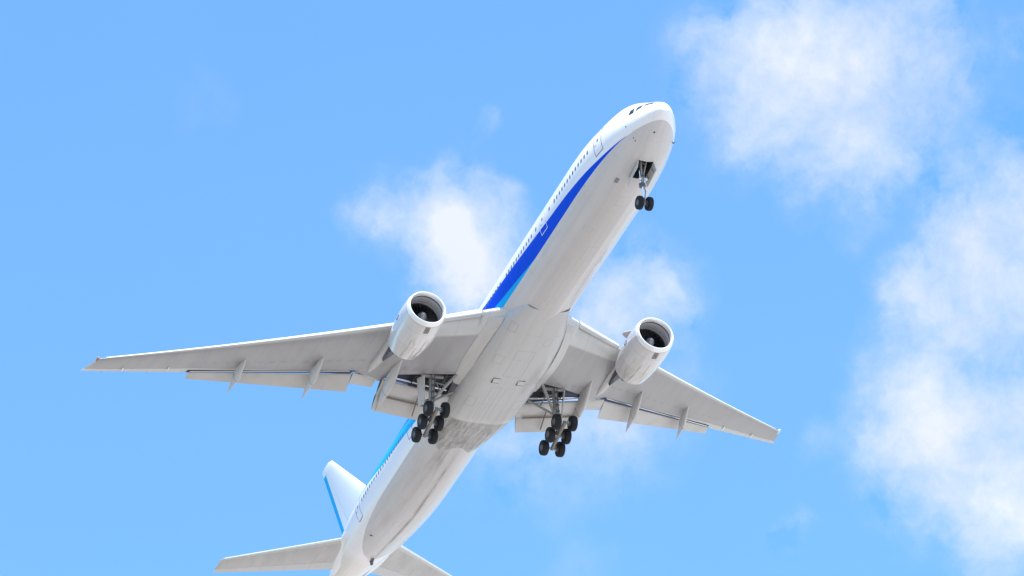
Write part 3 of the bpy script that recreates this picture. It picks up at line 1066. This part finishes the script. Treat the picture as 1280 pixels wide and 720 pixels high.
# ------------------------------------------------------------------ engines
def tilt_rot(o, piv, ang):
    me = o.data
    piv = Vector(piv)
    rm = Matrix.Rotation(ang, 3, 'Y')
    for v in me.vertices:
        v.co = piv + rm @ (v.co - piv)


EY, EZ, EX = 9.64, -2.9, 25.57


def make_engine(mir):
    C0 = (0, EY, EZ)
    made = []
    nb_ = MB()
    prof_o = [(25.95, 1.615), (26.2, 1.65), (26.7, 1.695), (27.3, 1.715), (28.0, 1.71), (28.8, 1.67), (29.6, 1.585), (30.2, 1.49), (30.75, 1.375), (30.76, 1.34), (30.2, 1.36), (29.5, 1.35)]
    nb_.lathe(prof_o, C0, n=72)
    eng = nb_.build('engine', M['nac'], A, 40, mir)
    made.append(eng)
    lp = MB()
    lp.lathe([(25.95, 1.615), (25.8, 1.585), (25.67, 1.54), (25.59, 1.49), (25.57, 1.455), (25.59, 1.42), (25.66, 1.385), (25.80, 1.355), (25.95, 1.34)], C0, n=72)
    made.append(lp.build('intake_lip', M['lip'], eng, 60, mir))
    du = MB()
    pr_ = [(25.95, 1.34), (26.06, 1.335), (26.09, 1.335), (26.42, 1.345), (26.45, 1.345), (26.72, 1.375), (26.76, 1.38), (27.02, 1.40), (27.05, 1.40), (27.7, 1.40)]
    du.lathe(pr_, C0, n=72, mats=[1, 1, 0, 1, 0, 1, 0, 1, 1])
    made.append(du.build('intake_duct', [M['liner'], M['liner_d']], eng, 60, mir))
    fn = MB()
    nbld = 22
    for k in range(nbld):
        th = 2 * math.pi * k / nbld
        rings = []
        for q in range(6):
            r = .42 + (1.385 - .42) * q / 5
            tw = R_(25 + 38 * q / 5)
            ch = .30 + .10 * q / 5
            ring_ = []
            for sx, tk in ((-1, 0), (0, .018), (1, 0), (0, -.018)):
                u = sx * ch / 2
                ax = u * math.cos(tw) + tk * math.sin(tw)
                tn = u * math.sin(tw) - tk * math.cos(tw)
                an_ = th + tn / r
                ring_.append(Vector((27.15 + ax, EY + r * math.cos(an_), EZ + r * math.sin(an_))))
            rings.append(ring_)
        fn.loft(rings)
    fn.lathe([(27.5, 1.40), (27.5, .3)], C0, n=48, m=1)
    made.append(fn.build('fan', [M['blade'], M['dark']], eng, 40, mir))
    sp_ = MB()
    sp_.lathe([(26.42, 0.0), (26.43, .06), (26.47, .14), (26.56, .24), (26.72, .34), (26.95, .41), (27.4, .43)], C0, n=40)
    made.append(sp_.build('spinner', M['spin'], eng, 60, mir))
    co = MB()
    co.lathe([(29.6, .92), (30.5, .80), (31.2, .68), (31.9, .56), (31.95, .50), (31.6, .48)], (0, EY, EZ + .22), n=48)
    made.append(co.build('core_cowl', M['hot'], eng, 50, mir))
    pg = MB()
    pg.lathe([(31.5, .36), (32.0, .30), (32.4, .16), (32.6, .03)], (0, EY, EZ + .24), n=32)
    made.append(pg.build('exhaust_plug', M['hot'], eng, 50, mir))
    fd = MB()
    fd.lathe([(30.2, 1.36), (30.2, .95)], C0, n=48)
    made.append(fd.build('fan_nozzle', M['dark'], eng, 50, mir))
    for o_ in made:
        tilt_rot(o_, (EX, 0, EZ), R_(1.6))
    # keel latch plate, emblem, strake
    def skin(x, a, off=0.):
        r = pchip([p[0] for p in prof_o[:9]], [p[1] for p in prof_o[:9]], x) + off
        p = Vector((x, EY + r * math.sin(R_(a)), EZ + r * math.cos(R_(a))))
        rm = Matrix.Rotation(R_(1.6), 3, 'Y')
        pv = Vector((EX, 0, EZ))
        return pv + rm @ (p - pv)
    lt = MB()
    for off, (x0, x1, a0, a1), mm in ((.012, (26.02, 26.75, 173, 187), 0), (.02, (26.30, 26.42, 178.5, 181.5), 1)):
        g_ = [[lt.vert(skin(x0 + (x1 - x0) * i / 3, a0 + (a1 - a0) * j / 3, off)) for j in range(4)] for i in range(4)]
        for i in range(3):
            for j in range(3):
                lt.face((g_[i][j], g_[i + 1][j], g_[i + 1][j + 1], g_[i][j + 1]), mm)
    lt.build('drain_panel', [M['duct'], M['fit']], eng, 40, mir)
    ang = 78 if not mir else 282
    for aa in (78, 282):
        em = MB()
        for off, rr, mm in ((.012, 1.0, 0), (.018, .52, 1)):
            c_ = em.vert(skin(27.75, aa, off))
            rg = [em.vert(skin(27.75 + .27 * rr * math.cos(th), aa + 6.2 * rr * math.sin(th), off)) for th in [2 * math.pi * k / 20 for k in range(20)]]
            for k in range(20):
                em.face((c_, rg[k], rg[(k + 1) % 20]), mm)
        em.build('emblem', [M['logo'], M['logo2']], eng, 40, mir)
    st = MB()                              # strake on the inboard shoulder
    aa = 312
    n_ = Vector((0, math.sin(R_(aa)), math.cos(R_(aa))))
    a0, a1 = skin(27.1, aa), skin(28.2, aa)
    st.plate([a0, a1, a1 + n_ * .48 + Vector((-.05, 0, 0)), a1 + n_ * .48 + Vector((-.35, 0, 0))], .05)
    st.build('strake', M['trim'], eng, 30, mir)
    # pylon
    hs = MB()
    rings = []
    for x, hw, zt, zb in ((30.2, .30, -1.5, -2.3), (31.2, .34, -1.6, -2.45), (32.4, .34, -1.6, -2.38), (33.6, .26, -1.5, -2.12), (34.6, .14, -1.45, -1.88), (35.1, .04, -1.45, -1.74)):
        yc = EY + .2 * max(0, (x - 33) / 5)
        rings.append([Vector((x, yc + hw * c_, z_)) for c_, z_ in ((1, zt), (.9, zb + .1), (0, zb), (-.9, zb + .1), (-1, zt))])
    hs.loft(rings)
    hs.build('heat_shield', M['hot'], eng, 40, mir)
    py_ = MB()
    rings = []
    for x, hw, zt, zb in ((27.0, .05, -1.15, -1.35), (27.8, .20, -.88, -1.6), (29.2, .29, -.62, -1.8), (30.6, .33, -.55, -1.9), (31.6, .36, -.62, -1.85), (32.6, .38, -.7, -1.75), (34.0, .40, -.75, -1.62), (35.5, .36, -.8, -1.45), (36.8, .32, -.8, -1.28), (37.7, .15, -.75, -1.02), (38.1, .03, -.75, -.88)):
        yc = EY + .2 * max(0, (x - 33) / 5)
        rings.append([Vector((x, yc + hw * c_, z_)) for c_, z_ in ((1, zt), (1, zb + .15), (.6, zb + .03), (0, zb), (-.6, zb + .03), (-1, zb + .15), (-1, zt))])
    py_.loft(rings)
    py_.build('pylon', M['trim'], eng, 40, mir)
    return eng


engines = {1: make_engine(False), -1: make_engine(True)}


# ------------------------------------------------------------------ landing gear
def wheel_mesh(rad, wid, rim):
    w_ = MB()
    h = wid / 2
    prof = [(-h * .55, 0), (-h * .55, rim * .35), (-h * .72, rim * .55), (-h * .62, rim * .9), (-h * .95, rim), (-h, rad * .80), (-h * .86, rad * .93), (-h * .55, rad * .985), (0, rad),
            (h * .55, rad * .985), (h * .86, rad * .93), (h, rad * .80), (h * .95, rim), (h * .62, rim * .9), (h * .72, rim * .55), (h * .55, rim * .35), (h * .55, 0)]
    mats_ = [1, 1, 1, 1] + [0] * 8 + [1, 1, 1, 1]
    w_.lathe(prof, (0, 0, 0), 'y', 40, mats=mats_)
    for k in range(8):
        th = 2 * math.pi * k / 8
        for s in (-1, 1):
            c_ = Vector((rim * .68 * math.sin(th), s * h * .62, rim * .68 * math.cos(th)))
            w_.tube(c_, c_ + Vector((0, s * h * .16, 0)), .035, .03, 8, 1)
    return w_


main_wheel = wheel_mesh(.635, .50, .30)
nose_wheel = wheel_mesh(.535, .40, .25)
wheel_protos = {}


def put_wheel(kind, mb, loc, parent):
    if kind not in wheel_protos:
        o_ = mb.build('wheel', [M['tyre'], M['hub']], None, 40)
        wheel_protos[kind] = o_
    else:
        o_ = wheel_protos[kind].copy()
        S.collection.objects.link(o_)
    o_.parent = parent
    o_.location = loc
    o_.rotation_euler = (0, random.uniform(0, 6.28), 0)


BX, BYM, BZ = 36.99, 5.47, -5.75
AXP = Vector((1.45, 0, -.31))


def make_main(mir):
    s = -1 if mir else 1
    st = MB()
    topp = Vector((35.95, 5.25, -1.95))
    bog = Vector((BX, BYM, BZ))
    mid = topp.lerp(bog, .60)
    st.tube(topp, mid, .25, .23, 18)
    st.tube(mid, mid + (bog - topp).normalized() * .14, .29, .29, 18)
    st.tube(mid, bog + Vector((0, 0, .12)), .165, .165, 16, 1)
    st.tube(bog + Vector((-.02, 0, .38)), bog + Vector((0, 0, -.12)), .22, .20, 16)
    # torque links and brake lines
    st.bar(mid + Vector((.22, 0, -.05)), bog + Vector((.62, 0, .75)), .16, .08, (0, 1, 0))
    st.bar(bog + Vector((.62, 0, .75)), bog + Vector((.18, 0, .15)), .16, .08, (0, 1, 0))
    st.tube(topp + Vector((-.25, .12, 0)), mid + Vector((-.25, .1, -.25)), .035, .035, 8, 2)
    st.tube(mid + Vector((-.25, .1, -.25)), bog + Vector((-.22, .12, .2)), .03, .03, 8, 2)
    st.tube(topp + Vector((-.28, -.12, 0)), mid + Vector((-.28, -.1, -.1)), .03, .03, 8, 2)
    st.tube(topp + Vector((-.05, -.9, -.1)), topp + Vector((.05, .9, -.05)), .15, .15, 12)
    for k in range(4):
        p = topp.lerp(mid, .2 + .22 * k)
        st.box(p + Vector((-.26, .05, 0)), (.16, .22, .14), m=2)
    g_ = st.build('main_landing_gear', [M['strut'], M['chrome'], M['strut_d']], A, 40, mir)
    d = MB()
    d.tube((36.55, 5.15, -3.80), (34.80, 3.66, -2.40), .12, .12, 12)
    d.tube((35.6, 4.33, -3.03), (36.15, 5.1, -2.45), .06, .06, 8)
    d.tube((35.6, 4.33, -3.03), (36.1, 4.2, -2.1), .05, .05, 8)
    d.build('drag_brace', M['strut'], g_, 40, mir)
    d = MB()
    d.tube((36.75, 5.25, -3.95), (36.95, 3.25, -2.65), .10, .10, 12)
    d.tube((36.88, 4.2, -3.2), (36.5, 4.75, -2.2), .05, .05, 8)
    d.tube((36.5, 4.75, -2.2), (36.2, 5.2, -2.6), .05, .05, 8)
    d.build('side_brace', M['strut'], g_, 40, mir)
    d = MB()
    a, b = bog - AXP * 1.06, bog + AXP * 1.06
    d.tube(a, b, .17, .15, 14)
    d.tube(bog + Vector((-.9, 0, .35)), bog + Vector((-.1, 0, .42)), .06, .06, 8)
    d.build('bogie_beam', M['beam'], g_, 40, mir)
    for k in (-1, 0, 1):
        d = MB()
        c_ = bog + AXP * k
        d.tube(c_ + Vector((0, -.80, 0)), c_ + Vector((0, .80, 0)), .085, .085, 12)
        for e in (-.40, .40):
            d.tube(c_ + Vector((0, e - .09, 0)), c_ + Vector((0, e + .09, 0)), .235, .235, 18, 1)
            for q in range(6):
                th = q * math.pi / 3
                cc = c_ + Vector((.16 * math.sin(th), e - math.copysign(.14, e), .16 * math.cos(th)))
                d.tube(cc, cc + Vector((0, math.copysign(.07, e), 0)), .04, .04, 6, 2)
        d.build('axle', [M['strut'], M['strut_d'], M['chrome']], g_, 40, mir)
        for e in (-.70, .70):
            c2 = c_ + Vector((0, e, 0))
            put_wheel('main', main_wheel, (c2.x, s * c2.y, c2.z), g_)
    d = MB()                               # leg door, outboard of the strut
    d.plate([(35.75, 6.02, -2.18), (36.75, 5.90, -4.20), (37.45, 6.12, -3.98), (36.60, 6.28, -1.95)], .08)
    d.build('gear_door', M['trim'], g_, 30, mir)
    d = MB()
    d.tube((36.8, 6.0, -3.9), (36.5, 5.35, -3.8), .05, .05, 8)
    d.tube((36.3, 6.1, -2.7), (36.15, 5.35, -2.8), .05, .05, 8)
    d.build('door_link', M['strut_d'], g_, 30, mir)
    return g_


make_main(False)
make_main(True)

st = MB()
tp_, ax_ = Vector((5.55, 0, -2.1)), Vector((5.92, 0, -5.46))
md = tp_.lerp(ax_, .58)
st.tube(tp_, md, .17, .16, 16)
st.tube(md + Vector((0, 0, .25)), md, .25, .25, 18, 2)
st.tube(md, ax_, .095, .095, 14, 1)
st.tube(ax_ + Vector((0, 0, .25)), ax_ + Vector((0, 0, -.1)), .13, .12, 12)
st.tube(ax_ + Vector((0, -.45, 0)), ax_ + Vector((0, .45, 0)), .07, .07, 12, 2)
st.tube(tp_ + Vector((0, -.55, .1)), tp_ + Vector((0, .55, .1)), .1, .1, 12)
st.bar(md + Vector((-.2, 0, -.1)), ax_.lerp(md, .5) + Vector((-.42, 0, 0)), .12, .06, (0, 1, 0), 0)
st.bar(ax_.lerp(md, .5) + Vector((-.42, 0, 0)), ax_ + Vector((-.1, 0, .15)), .12, .06, (0, 1, 0), 0)
for y in (-.2, .2):
    st.tube(tp_ + Vector((-.12, y, -.5)), md + Vector((-.1, y * .8, .1)), .045, .045, 8, 1)
st.box(tp_.lerp(md, .55) + Vector((-.18, 0, 0)), (.2, .34, .3), m=2)
ng = st.build('nose_landing_gear', [M['strut'], M['chrome'], M['strut_d']], A, 40)
d = MB()
d.tube(tp_.lerp(md, .8), (4.75, .28, -2.0), .06, .06, 10)
d.tube(tp_.lerp(md, .8), (4.75, -.28, -2.0), .06, .06, 10)
d.build('drag_brace', M['strut'], ng, 40)
for y in (-.39, .39):
    put_wheel('nose', nose_wheel, (ax_.x, y, ax_.z), ng)
for y in (-.24, .24):
    d = MB()
    c_ = tp_.lerp(md, .74) + Vector((-.22, y, 0))
    d.lathe([(-.10, .0), (-.08, .09), (-.04, .115), (.10, .09), (.14, .02)], c_, n=16)
    d.build('taxi_light', M['lamp'], ng, 40)
for s in (1, -1):
    d = MB()
    y0 = .63
    d.plate([(BAYX0 + .02, y0, -2.62), (BAYX1 + .02, y0, -2.84), (BAYX1 + .15, y0 + .16, -3.50), (BAYX0 + .1, y0 + .16, -3.22)], .05)
    for q in (.25, .75):
        x = BAYX0 + (BAYX1 - BAYX0) * q
        d.bar((x, y0 - .03, -2.75), (x, y0 + .08, -3.2), .06, .06, (1, 0, 0), 1)
    d.build('gear_door', [M['trim'], M['fitg']], ng, 30, s < 0)


# ------------------------------------------------------------------ tail
def naca(s, tcr, c):
    return 5 * tcr * c * (.2969 * math.sqrt(s) - .126 * s - .3516 * s * s + .2843 * s**3 - .1036 * s**4)


def tail_surface(stations, s_a, s_b, vertical=False):
    """loft between chord fractions s_a..s_b; stations: (span, LEx, TEx, other, t/c)"""
    b = MB()
    rings, uvs = [], []
    n = 16
    for y, lx, tx, oz, tcr in stations:
        c = tx - lx
        ss = [s_a + (s_b - s_a) * (k / n)**1.6 for k in range(n + 1)]
        up = [(s, naca(s, tcr, c)) for s in reversed(ss)]
        lo_ = [(s, -naca(s, tcr, c)) for s in (ss[1:] if s_a == 0 else ss)]
        ring_, uv = [], []
        for s, h in up + lo_:
            ring_.append(Vector((lx + c * s, h, y)) if vertical else Vector((lx + c * s, y, oz + h)))
            uv.append((s, abs(y) / 30.4))
        rings.append(ring_)
        uvs.append(uv)
    b.loft(rings, True, 0, (True, True), uvs)
    return b


def stab_st(y):
    q = (y - 2.4) / (10.83 - 2.4)
    return (y, 63.95 + (70.95 - 63.95) * q, 69.15 + (73.26 - 69.15) * q, .22 + (1.52 - .22) * q, .09 + .0 * q)


for mir in (False, True):
    sts = [stab_st(y) for y in (.9, 2.4, 4, 6, 8, 9.6, 10.5)] + [(10.83, 71.12, 73.28, 1.53, .05)]
    b = tail_surface(sts, 0, .72)
    sb = b.build('horizontal_stabilizer', M['stab'], A, 35, mir)
    b = tail_surface([stab_st(y) for y in (1.6, 2.4, 4, 6, 8, 9.6, 10.5)] + [(10.83, 71.12, 73.28, 1.53, .05)], .728, 1.0)
    b.build('elevator', M['stab'], sb, 35, mir)
    le = MB()
    rings = []
    for y in (2.5, 5, 8, 10.6):
        y_, lx, tx, oz, tcr = stab_st(y)
        c = tx - lx
        ss = [.03, .015, .005, 0]
        up = [Vector((lx + c * s - .008, y, oz + naca(s, tcr, c) + .006)) for s in ss]
        lo_ = [Vector((lx + c * s - .008, y, oz - naca(s, tcr, c) - .006)) for s in ss[::-1][1:]]
        rings.append(up + lo_)
    le.loft(rings)
    le.build('leading_edge', M['slat'], sb, 40, mir)


def fin_st(z):
    q = (z - 2.2) / (12.2 - 2.2)
    return (z, 60.35 + (70.25 - 60.35) * q, 69.08 + (72.56 - 69.08) * q, 0, .095)


fs = [fin_st(z) for z in (1.2, 2.6, 4, 6, 8, 10, 11.4, 12.0)] + [(12.28, 70.75, 72.58, 0, .05)]
fin = tail_surface(fs, 0, .70, True).build('vertical_fin', M['fin'], A, 35)
rd = tail_surface([fin_st(z) for z in (2.4, 4, 6, 8, 10, 11.4, 12.0)] + [(12.26, 70.75, 72.58, 0, .05)], .706, 1.0, True)
rud = rd.build('rudder', M['fin'], fin, 35)
rings = []
tb = MB()
for z in (2.5, 5, 8, 10.6, 11.5):
    z_, lx, tx, _, tcr = fin_st(z)
    c = tx - lx
    w_ = .68
    s0 = 1 - w_ / c
    ss = [s0, (s0 + 1) / 2, 1.0]
    rings.append([Vector((lx + c * s, naca(s, tcr, c) + .008, z)) for s in ss] + [Vector((lx + c * s + (.01 if s == 1 else 0), -naca(s, tcr, c) - .008, z)) for s in ss[::-1]])
tb.loft(rings)
tb.build('trailing_edge_band', M['cyan'], rud, 35)

# fillets at the tail roots
for mir in (False, True):
    fl = MB()
    rings = []
    for k in range(13):
        q = k / 12
        x = 62.6 + 7.2 * q
        y0 = sec(x)[0] * .93
        zc = .22 - .02 * q
        h = .10 + .34 * math.sin(math.pi * q)**.7
        rings.append([Vector((x, y0 + (.55 * math.sin(math.pi * q)**.6) * c_, zc + h * s_)) for c_, s_ in ((-.6, 1.), (.2, .75), (.8, .35), (1, 0), (.8, -.35), (.2, -.75), (-.6, -1.))])
    fl.loft(rings)
    fl.build('root_fillet', M['fin'], fus, 60, mir)
